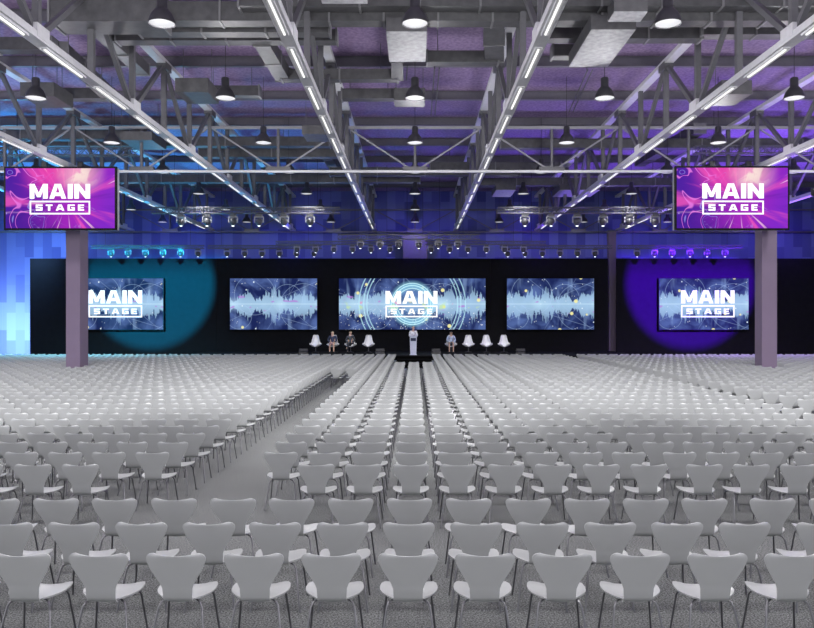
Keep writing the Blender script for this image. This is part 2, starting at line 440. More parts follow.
tduct(57, 165, 28, 7.45, .9, .75, 'thick grey box duct crossing at upper left')
tduct(168, 870, 24, 7.7, .45, .5, 'long grey duct crossing below the topmost duct')
tduct(140, 330, 35, 7.65, .4, .3, 'thin grey duct crossing at upper left over the inner truss')
tduct(118, 337, 43, 7.75, .4, .32, 'grey duct crossing at upper left below two others')
tduct(540, 700, 41, 7.75, .4, .34, 'grey duct crossing at upper right beside the pale box')
tduct(552, 585, 58, 7.75, .4, .34, 'short grey duct ending at the pale box at upper right')
tduct(427, 498, 64, 7.75, .4, .34, 'grey duct crossing right of the centre pale box')
tduct(282, 398, 81, 7.7, .38, .34, 'grey duct crossing above the centre lamp on the left')
tduct(342, 396, 100, 7.6, .4, .34, 'short grey duct joining the small pale box in the middle')
duct(397, 62, 397, 80, 7.72, .36, .34, 'short duct link under the centre pale box')
duct(494, 26, 494, 62, 7.8, .55, .4, 'duct running lengthwise right of centre')
duct(262, 46, 283, 81, 7.72, .45, .4, 'duct running lengthwise left of the inner left truss')
duct(60, 55, 108, 99, 7.7, .42, .36, 'duct running lengthwise at far left')
tduct(-60, 55, 52, 7.72, .42, .36, 'duct entering from the left edge of the view')
tduct(48, 108, 100, 7.7, .42, .36, 'short cross duct at far left end of the lengthwise duct')
duct(97, 33, 143, 75, 7.75, .38, .34, 'duct running lengthwise between far left and outer left trusses')
tduct(205, 260, 97, 7.7, .38, .34, 'duct leaving the box duct left of the inner left truss')
tduct(700, 860, 37, 7.8, .4, .34, 'grey duct crossing at the upper right corner')
# plenum boxes
def plenum(px0, px1, pya, pyb, H, h, lab, m='galvlight'):
    Da = H*F/(VY-pya); Db = H*F/(VY-pyb); x0 = X(px0, Da); x1 = X(px1, Da)
    t = thing('plenum_box', lab, 'duct box', ((x0+x1)/2, (Da+Db)/2, CZ+H), 'duct boxes under the roof')
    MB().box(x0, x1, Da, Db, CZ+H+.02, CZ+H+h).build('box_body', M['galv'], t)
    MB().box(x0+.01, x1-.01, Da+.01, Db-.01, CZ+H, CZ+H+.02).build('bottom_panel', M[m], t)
    for a in (x0+.06, x1-.06): MB().tube([(a, (Da+Db)/2, CZ+H+h-.02), (a, (Da+Db)/2, CEIL)], .012, 5).build('hanger_rod', M['joist'], t)
plenum(386, 427, 32, 62, 7.3, .38, 'large square pale duct box above the centre lamp')
plenum(591, 636, 30, 67, 7.3, .38, 'large pale duct box right of the inner right truss')
plenum(318, 366, -9, 4, 7.3, .5, 'pale duct box cut by the top edge left of the centre lamp')
plenum(614, 648, 12, 22, 7.3, .35, 'small pale duct box at upper right by the lamp')
plenum(394, 425, 100, 107, 7.35, .4, 'small grey duct box behind the second centre lamp', 'galv')
plenum(175, 208, 92, 104, 7.3, .45, 'small dark duct box left of the second row lamp', 'galv')
plenum(20, 54, 96, 108, 7.3, .45, 'small dark duct box at the far left over the screen', 'galv')
plenum(722, 752, 94, 106, 7.3, .45, 'small dark duct box above the right hanging screen', 'galv')
# second field of ducts beyond the cross truss
for i, (a0, a1, py, H, lab) in enumerate([
    (-40, 150, 140, 7.6, 'far duct crossing above the left hanging screen'),
    (20, 330, 147, 7.6, 'far duct crossing behind the cross truss on the left'),
    (200, 345, 158, 7.4, 'far duct crossing low behind the cross truss on the left'),
    (500, 800, 149, 7.6, 'far duct crossing behind the cross truss on the right'),
    (330, 520, 176, 7.4, 'far duct crossing in the middle above the stage'),
    (120, 420, 183, 7.3, 'farthest long duct crossing above the stage on the left'),
    (470, 700, 186, 7.3, 'farthest long duct crossing above the stage on the right'),
    (430, 560, 171, 7.5, 'far duct crossing right of the centre line')]):
    tduct(a0, a1, py, H, .5, .4, lab, fl=2.2)
for i, (a0, a1, b0, b1, H, lab) in enumerate([
    (302, 330, 134, 142, 7.2, 'dark duct box beyond the cross truss left of centre'),
    (120, 152, 140, 150, 7.2, 'dark duct box beyond the cross truss at far left'),
    (560, 600, 190, 197, 7.0, 'pale duct box over the right side of the stage'),
    (496, 516, 190, 197, 7.0, 'pale duct box over the stage right of centre')]):
    plenum(a0, a1, b0, b1, H, .34, lab, 'galv' if i < 2 else 'galvlight')
duct(318, 145, 336, 172, 8.05, .5, .4, 'lengthwise duct beyond the cross truss on the left')
duct(640, 166, 700, 133, 8.05, .5, .4, 'lengthwise duct beyond the cross truss on the right')
# slim conduits
for i, (a, b, c, d, lab) in enumerate([(437, 68, 433, 115, 'slim double conduit running lengthwise right of the centre lamp'), (590, 70, 571, 112, 'slim double conduit below the large pale box'), (405, 66, 404, 80, 'short double conduit left of the centre lamp')]):
    H = 8.3; D0 = H*F/(VY-b); D1 = H*F/(VY-d); g = MB()
    for s in (-.08, .08): g.tube([(X(a,D0)+s, D0, CZ+H), (X(c,D1)+s, D1, CZ+H)], .022, 6)
    g.tube([(X(a,D0)-.08, D0+.1, CZ+H), (X(a,D0)-.08, D0+.1, CEIL-.01)], .012, 5)
    tag(g.build('conduit', M['galv'], None, (X(a,D0), D0, CZ+H)), lab, 'conduit', 'conduits under the roof')

# ------------------------------------------------------------------ lighting rigs
def lattice(x0, x1, D, z, s, lab, cables=True):
    t = thing('lighting_truss', lab, 'lighting truss', ((x0+x1)/2, D, z), 'aluminium lighting trusses'); h = s/2; g = MB()
    cs = [(-h,-h),(h,-h),(h,h),(-h,h)]
    for a, b in cs: g.tube([(x0, D+a, z+b), (x1, D+a, z+b)], .026, 6)
    n = max(2, round((x1-x0)/s)); dx = (x1-x0)/n
    for i in range(n):
        xa = x0+i*dx; xb = xa+dx
        for j in range(4):
            a = cs[j]; b = cs[(j+1)%4]
            p, q = ((xa, D+a[0], z+a[1]), (xb, D+b[0], z+b[1])) if i % 2 else ((xb, D+a[0], z+a[1]), (xa, D+b[0], z+b[1]))
            g.tube([p, q], .013, 4, caps=False)
            g.tube([(xa, D+a[0], z+a[1]), (xa, D+b[0], z+b[1])], .011, 4, caps=False)
    g.build('truss_frame', M['rig'], t)
    for f in (.12, .88):
        xx = x0+(x1-x0)*f
        MB().tube([(xx, D, z+h), (xx, D, CEIL)], .01, 5).build('hoist_cable', M['blackm'], t)
def mkfixture(s):
    """moving head hanging from z=0 downwards, height s"""
    t = thing('stage_light', None, None)
    MB().box(-.26*s, .26*s, -.19*s, .19*s, -.20*s, -.03*s).build('base', M['fix'], t)
    MB().tube([(-.1*s,0,-.03*s),(-.1*s,0,.06*s),(.1*s,0,.06*s),(.1*s,0,-.03*s)], .02*s, 6).build('clamp', M['rig'], t)
    g = MB(); g.box(-.38*s, .38*s, -.09*s, .09*s, -.27*s, -.20*s)
    for q in (-1, 1): g.beam((q*.35*s, 0, -.22*s), (q*.35*s, 0, -.68*s), .07*s, .16*s)
    g.build('yoke', M['yoke'], t)
    h = MB().lathe((0,0,0), [(.06*s,-.31*s),(.18*s,-.34*s),(.27*s,-.44*s),(.30*s,-.58*s),(.28*s,-.72*s),(.20*s,-.85*s),(.13*s,-.945*s)], 16, cap0=True).build('head', M['fix'], t)
    MB().lathe((0,0,0), [(.12*s,-.935*s),(.10*s,-.975*s),(.001,-1.0*s)], 16).build('lens', M['lens'], h)
    return t
def copy_tree(o, parent=None):
    c = o.copy(); C.objects.link(c); c.parent = parent
    for ch in o.children: copy_tree(ch, c)
    return c
first = {}
def fixture(x, D, z, s, lab, grp):
    if s not in first: first[s] = t = mkfixture(s)
    else: t = copy_tree(first[s])
    t.location = (x, D, z); tag(t, lab, 'stage light', grp)
D = 40.0; zt = Z(210.5, D)
lattice(X(152,D), X(340,D), D, zt, .30, 'lattice lighting truss with large moving heads, left of centre')
lattice(X(498,D), X(674,D), D, zt, .30, 'lattice lighting truss with large moving heads, right of centre')
for i, px in enumerate((181,207,233,259,284,310)): fixture(X(px,D), D, zt-.19, .64, f'large moving head on the upper left lighting truss, {o_(i+1)} from the left', 'large moving heads')
for i, px in enumerate((525,551,577,603,629,655)): fixture(X(px,D), D, zt-.19, .64, f'large moving head on the upper right lighting truss, {o_(i+1)} from the left', 'large moving heads')
D = 47.0; zt = Z(247, D)
for (a, b, ls, nm) in ((92,204,(111,128,145.5,163,180.5,198),'low far left'),(208,322,(227,244.6,262,279.3,296.6,314),'low left'),(500,612,(507.7,525,542.5,560,577.5,595),'low right'),(618,742,(637,654.6,672,690,707,725),'low far right')):
    lattice(X(a,D), X(b,D), D, zt, .18, f'slim lattice truss over the stage backdrop, {nm}')
    for i, px in enumerate(ls): fixture(X(px,D), D, zt-.12, .50, f'small moving head on the {nm} truss, {o_(i+1)} from the left', 'small moving heads')
D = 44.0; zt = Z(243, D)
for (a, b, ls, nm) in ((276,402,(297,315.6,334,352.5,371,390),'middle left'),(425,546,(431,449.7,468,486.4,504.7,523.4),'middle right')):
    lattice(X(a,D), X(b,D), D, zt, .18, f'slim lattice truss over the stage, {nm}')
    for i, px in enumerate(ls): fixture(X(px,D), D, zt-.12, .46, f'small moving head on the {nm} truss, {o_(i+1)} from the left', 'small moving heads')
D = 41.7; zt = Z(237, D)
lattice(X(338,D), X(480,D), D, zt, .26, 'lattice truss above the centre of the stage, nearest the audience')
for i, px in enumerate((360.4,380,398.7,418.7,438.3,458)): fixture(X(px,D), D, zt-.16, .48, f'small moving head on the centre truss, {o_(i+1)} from the left', 'small moving heads')
D = 32.6
lattice(X(-60,D), X(138,D), D, Z(152,D), .3, 'lattice truss in the roof behind the left hanging screen')
lattice(X(694,D), X(860,D), D, Z(150,D), .3, 'lattice truss in the roof behind the right hanging screen')
# grey box above centre screen
D = 50.9
t = thing('equipment_box', 'grey box hanging above the centre screen under the lighting trusses', 'equipment box', (X(415,D), D, Z(259,D)))
MB().box(X(403,D), X(427.5,D), D, D+1.2, Z(262,D), Z(236,D)).build('box_body', M['boxgrey'], t)
MB().box(X(402.3,D), X(428.2,D), D-.03, D+1.23, Z(236,D), Z(235,D)).build('top_rim', M['truss'], t)
for px in (407, 423): MB().tube([(X(px,D), D+.6, Z(235,D)), (X(px,D), D+.6, CEIL-.01)], .015, 5).build('hoist_cable', M['blackm'], t)

# ------------------------------------------------------------------ screens
def lettering(x0, x1, zt, y):
    """MAIN above an outlined STAGE; x0..x1 wide, top at zt"""
    W = x1-x0; g = MB(); n = [0]
    def poly(pts, ox, oz, sx, sz):
        g.add([(ox+a*sx, y, oz+b*sz) for a, b in pts], [tuple(range(len(pts)))])
    def rects(rs, ox, oz, sx, sz):
        for a, b, c, d in rs: poly([(a,b),(c,b),(c,d),(a,d)], ox, oz, sx, sz)
    h = W*.245; oz = zt-h
    G = {'M': (1.28, [[(0,0),(.34,0),(.34,.55),(.34,1),(0,1)], [(.94,0),(1.28,0),(1.28,1),(.94,1)], [(.34,1),(.34,.50),(.52,.1),(.64,.1),(.64,.42)], [(.94,1),(.64,.42),(.64,.1),(.76,.1),(.94,.50)]]),
         'A': (1.2, [[(0,0),(.34,0),(.66,1),(.38,1)], [(1.2,0),(.86,0),(.54,1),(.82,1)], [(.30,.18),(.90,.18),(.83,.42),(.37,.42)]]),
         'I': (.36, [[(0,0),(.36,0),(.36,1),(0,1)]]),
         'N': (1.12, [[(0,0),(.33,0),(.33,1),(0,1)], [(.79,0),(1.12,0),(1.12,1),(.79,1)], [(.33,1),(.33,.55),(.79,0),(.79,.45)]]),
         'S': (.95, [[(0,0),(.95,0),(.95,.24),(0,.24)], [(.63,.24),(.95,.24),(.95,.62),(.63,.62)], [(0,.38),(.63,.38),(.63,.62),(0,.62)], [(0,.62),(.32,.62),(.32,.78),(0,.78)], [(0,.76),(.95,.76),(.95,1),(0,1)]]),
         'T': (.95, [[(0,.76),(.95,.76),(.95,1),(0,1)], [(.31,0),(.64,0),(.64,.76),(.31,.76)]]),
         'G': (1.0, [[(0,0),(1,0),(1,.24),(0,.24)], [(0,.24),(.32,.24),(.32,.76),(0,.76)], [(0,.76),(1,.76),(1,1),(0,1)], [(.68,.24),(1,.24),(1,.56),(.68,.56)], [(.48,.38),(.68,.38),(.68,.56),(.48,.56)]]),
         'E': (.85, [[(0,0),(.32,0),(.32,1),(0,1)], [(.32,0),(.85,0),(.85,.24),(.32,.24)], [(.32,.39),(.78,.39),(.78,.61),(.32,.61)], [(.32,.76),(.85,.76),(.85,1),(.32,1)]])}
    tot = sum(G[c][0] for c in 'MAIN') + .10*3; sx = W/tot; ox = x0
    for c in 'MAIN':
        wd, ps = G[c]
        for p in ps: poly(p, ox, oz, sx, h)
        ox += (wd+.10)*sx
    bt = oz - h*.14; bh = h*.92; bw = h*.105
    for a, b, c, d in ((x0, bt-bh, x1, bt-bh+bw), (x0, bt-bw, x1, bt), (x0, bt-bh, x0+bw, bt), (x1-bw, bt-bh, x1, bt)):
        poly([(a,b),(c,b),(c,d),(a,d)], 0, 0, 1, 1)
    lh = bh*.46; lz = bt - bh/2 - lh/2; gap = .42; tot = sum(G[c][0] for c in 'STAGE') + gap*4; s2 = W*.80/tot; ox = x0 + W*.10
    for c in 'STAGE':
        wd, ps = G[c]
        for p in ps: poly(p, ox, lz, s2, lh)
        ox += (wd+gap)*s2
    return g
WAVE = {'a': wave_mat('waveform picture blue', 1.3), 'b': wave_mat('waveform picture teal', 4.1), 'c': wave_mat('waveform picture with globe', 7.7, True)}
SD = 49.2
def stage_screen(p0, p1, lab, mk, text=None, py0=278.5, py1=329.5):
    x0, x1, z0, z1 = X(p0,SD), X(p1,SD), Z(py1,SD), Z(py0,SD); c = ((x0+x1)/2, SD, (z0+z1)/2)
    t = thing('stage_screen', lab, 'video screen', c, 'wall screens behind the stage')
    MB().box(x0-.05, x1+.05, SD+.01, SD+.14, z0-.05, z1+.05).build('casing', M['casing'], t)
    dp = MB().box(x0, x1, SD-.005, SD+.012, z0, z1).build('display', WAVE[mk], t)
    if text: lettering(X(text[0],SD), X(text[1],SD), Z(text[2],SD), SD-.018).build('lettering', M['letter'], dp)
stage_screen(74, 163, 'blue waveform screen with MAIN STAGE lettering, far left behind the column', 'a', (88.7,142.3,290.3))
stage_screen(230, 317, 'blue waveform screen without lettering, left of the centre screen', 'a')
stage_screen(339, 485.5, 'widest screen, glowing circle and MAIN STAGE lettering, behind the lectern', 'c', (385.5,437.5,291))
stage_screen(507, 594, 'blue waveform screen without lettering, right of the centre screen', 'b')
stage_screen(659.5, 748.5, 'waveform screen with MAIN STAGE lettering, far right on the purple lit backdrop', 'b', (681,734.5,290.3))
MAG = magenta_mat()
def hang_screen(p0, p1, py0, py1, side, tx, ty, lab, colx):
    D = 29.8; x0, x1, z0, z1 = X(p0,D), X(p1,D), Z(py1,D), Z(py0,D); c = ((x0+x1)/2, D, (z0+z1)/2)
    t = thing('hanging_screen', lab, 'video screen', c, 'hanging video screens')
    MB().box(x0, x1, D, D+.10, z0, z1).build('casing', M['casing'], t)
    MB().box(x0+.02, x1-.02, D+.10, D+.34, z0+.02, z1-.02).build('rear_frame', M['side'], t)
    b = .07
    dp = MB().box(x0+b, x1-b, D-.012, D+.004, z0+b, z1-b).build('display', MAG, t)
    lettering(X(tx[0],D), X(tx[1],D), Z(ty,D), D-.03).build('lettering', M['letter'], dp)
    MB().box(colx-.2, colx+.2, D+.34, 30.6, c[2]-.3, c[2]+.3).build('bracket', M['blackm'], t)
    for f in (.34, .66):
        xx = x0+(x1-x0)*f
        MB().box(xx-.09, xx+.09, D+.12, D+.30, z1-.04, z1+.22).build('hanger', M['blackm'], t)
        MB().beam((xx, D+.21, z1+.16), (xx, 31.05, z1+.16), .08, .08).build('hanger_arm', M['blackm'], t)
hang_screen(4, 116.5, 166.5, 230, 1, (30,90.5), 184, 'magenta screen with MAIN STAGE lettering hanging at the left column', X(73,30.6))
hang_screen(675, 789.5, 166, 230, -1, (702,763.5), 183.5, 'magenta screen with MAIN STAGE lettering hanging at the right column', X(769.5,30.6))

# ------------------------------------------------------------------ backdrop and stage
BD = 49.5
def panel(p0, p1, lab, py=258.5, D=BD, m='black'):
    x0, x1 = X(p0,D), X(p1,D); t = thing('stage_backdrop', lab, 'backdrop', ((x0+x1)/2, D, 0), 'black backdrop panels')
    MB().box(x0, x1, D, D+.12, 0, Z(py,D)).build('cloth', M[m], t)
    for f in (.08, .5, .92):
        MB().box(x0+(x1-x0)*f-.05, x0+(x1-x0)*f+.05, D+.12, D+.24, 0, Z(py,D)-.1).build('frame_post', M['blackm'], t)
panel(30, 216.5, 'black backdrop panel with round teal light at far left')
panel(216.6, 332, 'black backdrop panel behind the screen left of centre')
panel(332.0, 490.3, 'black backdrop panel behind the widest centre screen')
panel(490.4, 608, 'black backdrop panel behind the screen right of centre')
panel(616.5, 880, 'black backdrop panel with round purple light at far right')
SZ = .6; SF = 43.2
st = thing('stage', 'low black stage platform in front of the backdrop screens', 'stage', (0, SF, 0))
MB().box(X(181,SF), X(641,SF), SF, BD-.15, SZ-.06, SZ).build('stage_top', M['black'], st)
MB().box(X(181,SF)+.05, X(641,SF)-.05, SF+.05, BD-.2, 0, SZ-.06).build('skirt', M['gap'], st)
ss = thing('stage_steps', 'black steps in front of the lectern at the stage', 'steps', (X(414.5,42), 42, 0))
for i, (z, f) in enumerate(((.22, 41.4), (.41, 42.3))):
    MB().box(X(396.5,42), X(432.5,42), f, SF-.005 if i else 42.295, 0, z).build('step', M['gap'], ss)
for a, nm in ((303,'left of the four left lounge chairs'),(380,'left of the lectern'),(436,'right of the lectern'),(521,'right of the four right lounge chairs')):
    D = 44.6; x = X(a, D); t = thing('stage_monitor', f'low dark wedge loudspeaker on the stage floor, {nm}', 'loudspeaker', (x, D, SZ), 'wedge loudspeakers on the stage')
    g = MB(); g.add([(x-.26,D,SZ),(x+.26,D,SZ),(x+.26,D+.42,SZ),(x-.26,D+.42,SZ),(x-.26,D+.02,SZ+.12),(x+.26,D+.02,SZ+.12),(x+.26,D+.16,SZ+.33),(x-.26,D+.16,SZ+.33)] ,
        [(3,2,1,0),(0,1,5,4),(4,5,6,7),(2,3,7,6),(1,2,6,5),(3,0,4,7)]); g.build('cabinet', M['boxgrey'] if False else M['blackm'], t)
    MB().lathe((x,D-.004,SZ), [(.0,0)], 3) if False else None
    MB().beam((x-.22, D+.085, SZ+.235), (x+.22, D+.085, SZ+.235), .02, .17).build('grille', M['fix'], t)
# lectern
LD = 43.7; lx = X(413.3, LD)
t = thing('lectern', 'tall slim white lectern with dark panel at the stage centre', 'lectern', (lx, LD, SZ))
g = MB(); g.add([(lx-.17,LD-.12,SZ),(lx+.17,LD-.12,SZ),(lx+.17,LD+.16,SZ),(lx-.17,LD+.16,SZ),(lx-.20,LD-.14,SZ+1.02),(lx+.20,LD-.14,SZ+1.02),(lx+.20,LD+.2,SZ+1.12),(lx-.20,LD+.2,SZ+1.12)],
    [(3,2,1,0),(4,5,6,7),(0,1,5,4),(1,2,6,5),(2,3,7,6),(3,0,4,7)]); g.build('body', M['lectern'], t)
MB().box(lx-.15, lx+.15, LD-.16, LD-.138, SZ+.80, SZ+.97).build('front_panel', M['navy'], t)
MB().beam((lx, LD-.17, SZ+1.05), (lx, LD+.24, SZ+1.16), .46, .025).build('top', M['lectern'], t)
MB().box(lx-.21, lx+.21, LD-.16, LD+.2, SZ, SZ+.03).build('base', M['lectern'], t)
MB().tube([(lx+.05,LD+.1,SZ+1.10),(lx+.05,LD+.12,SZ+1.25),(lx+.02,LD+.17,SZ+1.32)], .008, 5).build('microphone', M['blackm'], t)

# ------------------------------------------------------------------ people and lounge chairs
def skinmesh(verts, edges, radii, sub=1):
    me = bpy.data.meshes.new('s'); me.from_pydata(verts, edges, []); o = bpy.data.objects.new('s', me); C.objects.link(o)
    md = o.modifiers.new('k', 'SKIN'); md.use_smooth_shade = True
    for i, r in enumerate(radii): me.skin_vertices[0].data[i].radius = (r, r) if not isinstance(r, tuple) else r
    me.skin_vertices[0].data[0].use_root = True
    s = o.modifiers.new('b', 'SUBSURF'); s.levels = sub; s.render_levels = sub
    dg = bpy.context.evaluated_depsgraph_get(); ev = o.evaluated_get(dg); m2 = bpy.data.meshes.new_from_object(ev)
    vs = [tuple(v.co) for v in m2.vertices]; fs = [tuple(p.vertices) for p in m2.polygons]
    bpy.data.objects.remove(o); bpy.data.meshes.remove(m2); bpy.data.meshes.remove(me)
    return vs, fs
def chain(g, pts, rad, sub=1):
    vs, fs = skinmesh(pts, [(i, i+1) for i in range(len(pts)-1)], rad, sub); g.add(vs, fs, True)
def person(loc, J, lab, top, legs, hair, skirt=None, longhair=False, sleeves=True):
    """J: joints in local metres (facing -y). body = one skinned figure; clothes are children"""
    names = ['pelvis','belly','chest','neck','head0','head1','ls','le','lw','rs','re','rw','lh','lk','la','lt','rh','rk','ra','rt']
    E_ = [('pelvis','belly'),('belly','chest'),('chest','neck'),('neck','head0'),('head0','head1'),('chest','ls'),('ls','le'),('le','lw'),('chest','rs'),('rs','re'),('re','rw'),
          ('pelvis','lh'),('lh','lk'),('lk','la'),('la','lt'),('pelvis','rh'),('rh','rk'),('rk','ra'),('ra','rt')]
    R = dict(pelvis=.13,belly=.115,chest=.135,neck=.05,head0=.078,head1=.085,ls=.055,le=.038,lw=.026,rs=.055,re=.038,rw=.026,lh=.085,lk=.055,la=.036,lt=.03,rh=.085,rk=.055,ra=.036,rt=.03)
    J = {k: Vector(v) for k, v in J.items()}
    vs = [tuple(J[n]) for n in names]; es = [(names.index(a), names.index(b)) for a, b in E_]; rs = [R[n] for n in names]
    t = thing('person', lab, 'person', loc, 'people on the stage')
    L = Vector(loc)
    def W(m): m.v = [(a+L.x, b+L.y, c+L.z) for a, b, c in m.v]; return m
    g = MB(); v2, f2 = skinmesh(vs, es, rs, 2); g.add(v2, f2, True)
    hd = J['head1']; hc = (J['head0']+J['head1'])/2
    fw = Vector((0,-1,0)); 
    chain(g, [tuple(hc+fw*.06+Vector((0,0,.02))), tuple(hc+fw*.115+Vector((0,0,-.012)))], [.014,.017])   # nose
    for s in (-1, 1): chain(g, [tuple(hc+Vector((s*.075,0,.02))), tuple(hc+Vector((s*.092,.01,-.02)))], [.012,.014])  # ears
    chain(g, [tuple(hc+fw*.075+Vector((-.025,0,-.055))), tuple(hc+fw*.085+Vector((.025,0,-.055)))], [.008,.008])  # mouth
    for w_, e_ in (('lw','le'), ('rw','re')):                                    # hands: palm, four fingers, thumb
        d = (J[w_]-J[e_]).normalized(); sd = d.cross(Vector((0,0,1))).normalized(); dn = Vector((0,0,-1)); p = J[w_]
        chain(g, [tuple(p), tuple(p+d*.05), tuple(p+d*.085)], [.024,(.034),(.030)])
        for q, ln in ((-.027,.055),(-.009,.07),(.009,.075),(.027,.062)):
            a = p+d*.085+sd*q; chain(g, [tuple(a), tuple(a+d*ln*.5+dn*.006), tuple(a+d*ln*.85+dn*.028)], [.0095,.009,.0075])
        a = p+d*.03+sd*.03*(1 if w_=='lw' else -1); chain(g, [tuple(a), tuple(a+d*.03+sd*.022*(1 if w_=='lw' else -1)), tuple(a+d*.055+sd*.02*(1 if w_=='lw' else -1)+dn*.01)], [.012,.011,.009])
    body = W(g).build('body', M['skin'], t)
    c = MB(); nm = ['belly','chest','ls','le','lw','rs','re','rw','pelvis']
    cv = [tuple(J['chest'] if n=='chest' else J[n]) for n in nm]
    if not sleeves:
        nm = ['belly','chest','ls','rs','pelvis']; cv = [tuple(J[n]) for n in nm]; ce = [(0,1),(1,2),(1,3),(0,4)]; crr = [.13,.15,.075,.075,.14]
    else:
        cv[4] = tuple(J['lw']*.94+J['le']*.06); cv[7] = tuple(J['rw']*.94+J['re']*.06)
        ce = [(0,1),(1,2),(2,3),(3,4),(1,5),(5,6),(6,7),(0,8)]; crr = [.13,.152,.07,.052,.038,.07,.052,.038,.142]
    a, b_ = skinmesh(cv, ce, crr, 2); c.add(a, b_, True); W(c).build('top_garment', M[top], t)
    if legs:
        c = MB(); ks = ['pelvis','lh','lk','la','rh','rk','ra']
        a, b_ = skinmesh([tuple(J[n]) for n in ks], [(0,1),(1,2),(2,3),(0,4),(4,5),(5,6)], [.145,.1,.072,.055,.1,.072,.055], 2); c.add(a, b_, True); W(c).build('trousers', M[legs], t)
    if skirt:
        c = MB(); ml = (J['lk']+J['rk'])/2; 
        a, b_ = skinmesh([tuple(J['pelvis']), tuple((J['pelvis']+ml)/2), tuple(ml)], [(0,1),(1,2)], [(.16,.16),(.15,.11),(.14,.09)], 2); c.add(a, b_, True); W(c).build('skirt', M[skirt], t)
    c = MB(); top_ = hd + Vector((0,.015,.022))
    pts = []
    hv, hf = skinmesh([tuple(top_), tuple(hc+Vector((0,.035,.03))), tuple(hc+Vector((0,.055,-.05 if not longhair else -.16)))], [(0,1),(1,2)], [.088,.088,.06], 2)
    c.add(hv, hf, True); W(c).build('hair', M[hair], t)
    for s in (-1, 1):
        e = hc + Vector((s*.03, -.082, .012)); W(MB().lathe(tuple(e), [(.001,-.010),(.009,-.005),(.010,0),(.009,.005),(.001,.010)], 8)).build('eye', M['eye'], body)
    for k_ in ('l', 'r'):
        c = MB(); chain(c, [tuple(J[k_+'a']+Vector((0,.03,-.03))), tuple(J[k_+'t']), tuple(J[k_+'t']+Vector((0,-.05,-.005)))], [.042,.04,.032]); W(c).build('shoe', M['shoe'], t)
    return t
def seated(lean=0, hands=.0, cross=False, down=0):
    h = .48
    J = dict(pelvis=(0,.05,h+.06), belly=(0,.07+lean*.3,h+.24), chest=(0,.08+lean,h+.42), neck=(0,.07+lean,h+.58), head0=(0,.05+lean-down*.5,h+.68), head1=(0,.045+lean-down,h+.77),
             ls=(-.19,.08+lean,h+.50), le=(-.26,-.02+lean,h+.24), lw=(-.10,-.22,h+.16+hands), rs=(.19,.08+lean,h+.50), re=(.26,-.02+lean,h+.24), rw=(.10,-.22,h+.16+hands),
             lh=(-.10,-.02,h+.04), lk=(-.12,-.40,h+.05), la=(-.12,-.42,.09), lt=(-.12,-.54,.045),
             rh=(.10,-.02,h+.04), rk=(.12,-.40,h+.05), ra=(.12,-.42,.09), rt=(.12,-.54,.045))
    if cross: J.update(rk=(-.02,-.42,h+.14), ra=(-.16,-.58,.30), rt=(-.18,-.70,.25), re=(.28,0,h+.27))
    return J
PD = 47.0
def lounge():
    t = thing('lounge_chair', None, None)
    # egg shaped bucket: rows from seat front over bend to head
    rows = [(-.33,.40,.10),(-.30,.385,.24),(-.20,.38,.34),(-.05,.37,.37),(.10,.38,.375),(.20,.44,.36),(.25,.54,.31),(.28,.68,.255),(.31,.84,.215),(.33,.97,.185),(.335,1.04,.165),(.335,1.075,.10)]
    g = MB(); n = 12; vs = []; th = .03
    for side in (0, 1):
        for i, (y, z, hw) in enumerate(rows):
            for k in range(n+1):
                u = -1+2*k/n; curl = abs(u)**2.2
                yy = y - curl*(.16 if i > 4 else .02); zz = z + curl*(.15 if i <= 5 else .03)*(1 if 1 <= i <= 5 else .5)
                if i <= 4: zz += 0; 
                off = th*side
                if i <= 4: zz -= off
                elif i <= 6: zz -= off*.6; yy += off*.7
                else: yy += off
                vs.append((u*hw, yy, zz))
    m_ = len(rows); q = (n+1)*m_; fs = []
    for i in range(m_-1):
        for k in range(n):
            a = i*(n+1)+k; b = a+1; c_ = b+n+1; d = a+n+1
            fs.append((a,b,c_,d)); fs.append((q+d,q+c_,q+b,q+a))
    for i in range(m_-1):
        for k in (0, n):
            a = i*(n+1)+k; d = a+n+1; fs.append((a,d,q+d,q+a) if k == 0 else (d,a,q+a,q+d))
    for i in (0, m_-1):
        for k in range(n):
            a = i*(n+1)+k; b = a+1; fs.append((b,a,q+a,q+b) if i == 0 else (a,b,q+b,q+a))
    g.add(vs, fs, True); g.build('shell', M['white'], t)
    MB().tube([(0,.05,.05),(0,.05,.36)], .03, 10).build('pedestal', M['steel'], t)
    for k in range(4):
        a = PI/4+k*PI/2
        MB().beam((0,.05,.05), (.30*math.cos(a), .05+.30*math.sin(a), .025), .045, .03).build('foot', M['steel'], t)
    return t
l0 = None
names = {315.5:'empty, leftmost on the stage',333:'under the woman in a pink skirt',350.5:'under the man in a dark suit',368.5:'empty, fourth from the left',
         451:'under the person in pale blue',468.5:'empty, right of the person in pale blue',486.5:'empty, second from the right end of the stage',504:'empty, rightmost on the stage'}
for px, nm in names.items():
    t = lounge() if l0 is None else copy_tree(l0); l0 = l0 or t
    t.location = (X(px,PD), PD, SZ); tag(t, f'white high-backed lounge chair {nm}', 'chair', 'white lounge chairs on the stage')
    t.rotation_euler = (0,0,(-.25 if px < 380 and px > 330 and px < 345 else .15*(-1 if px < 400 else 1)*0))
def P3(px): return (X(px,PD), PD-.02, SZ)
person(P3(332.5), seated(-.02), 'seated woman in navy top and pink skirt with light hair, leftmost person', 'navy', None, 'hairb', skirt='pink', longhair=True)
person(P3(350.3), seated(0, cross=True), 'seated man in a dark suit with one leg crossed', 'suit', 'suit', 'hairg')
person(P3(451), seated(-.06, down=.05), 'seated person in pale blue top with dark hair leaning forward', 'pale', None, 'haird', skirt='suit', longhair=False)
h = 0.0
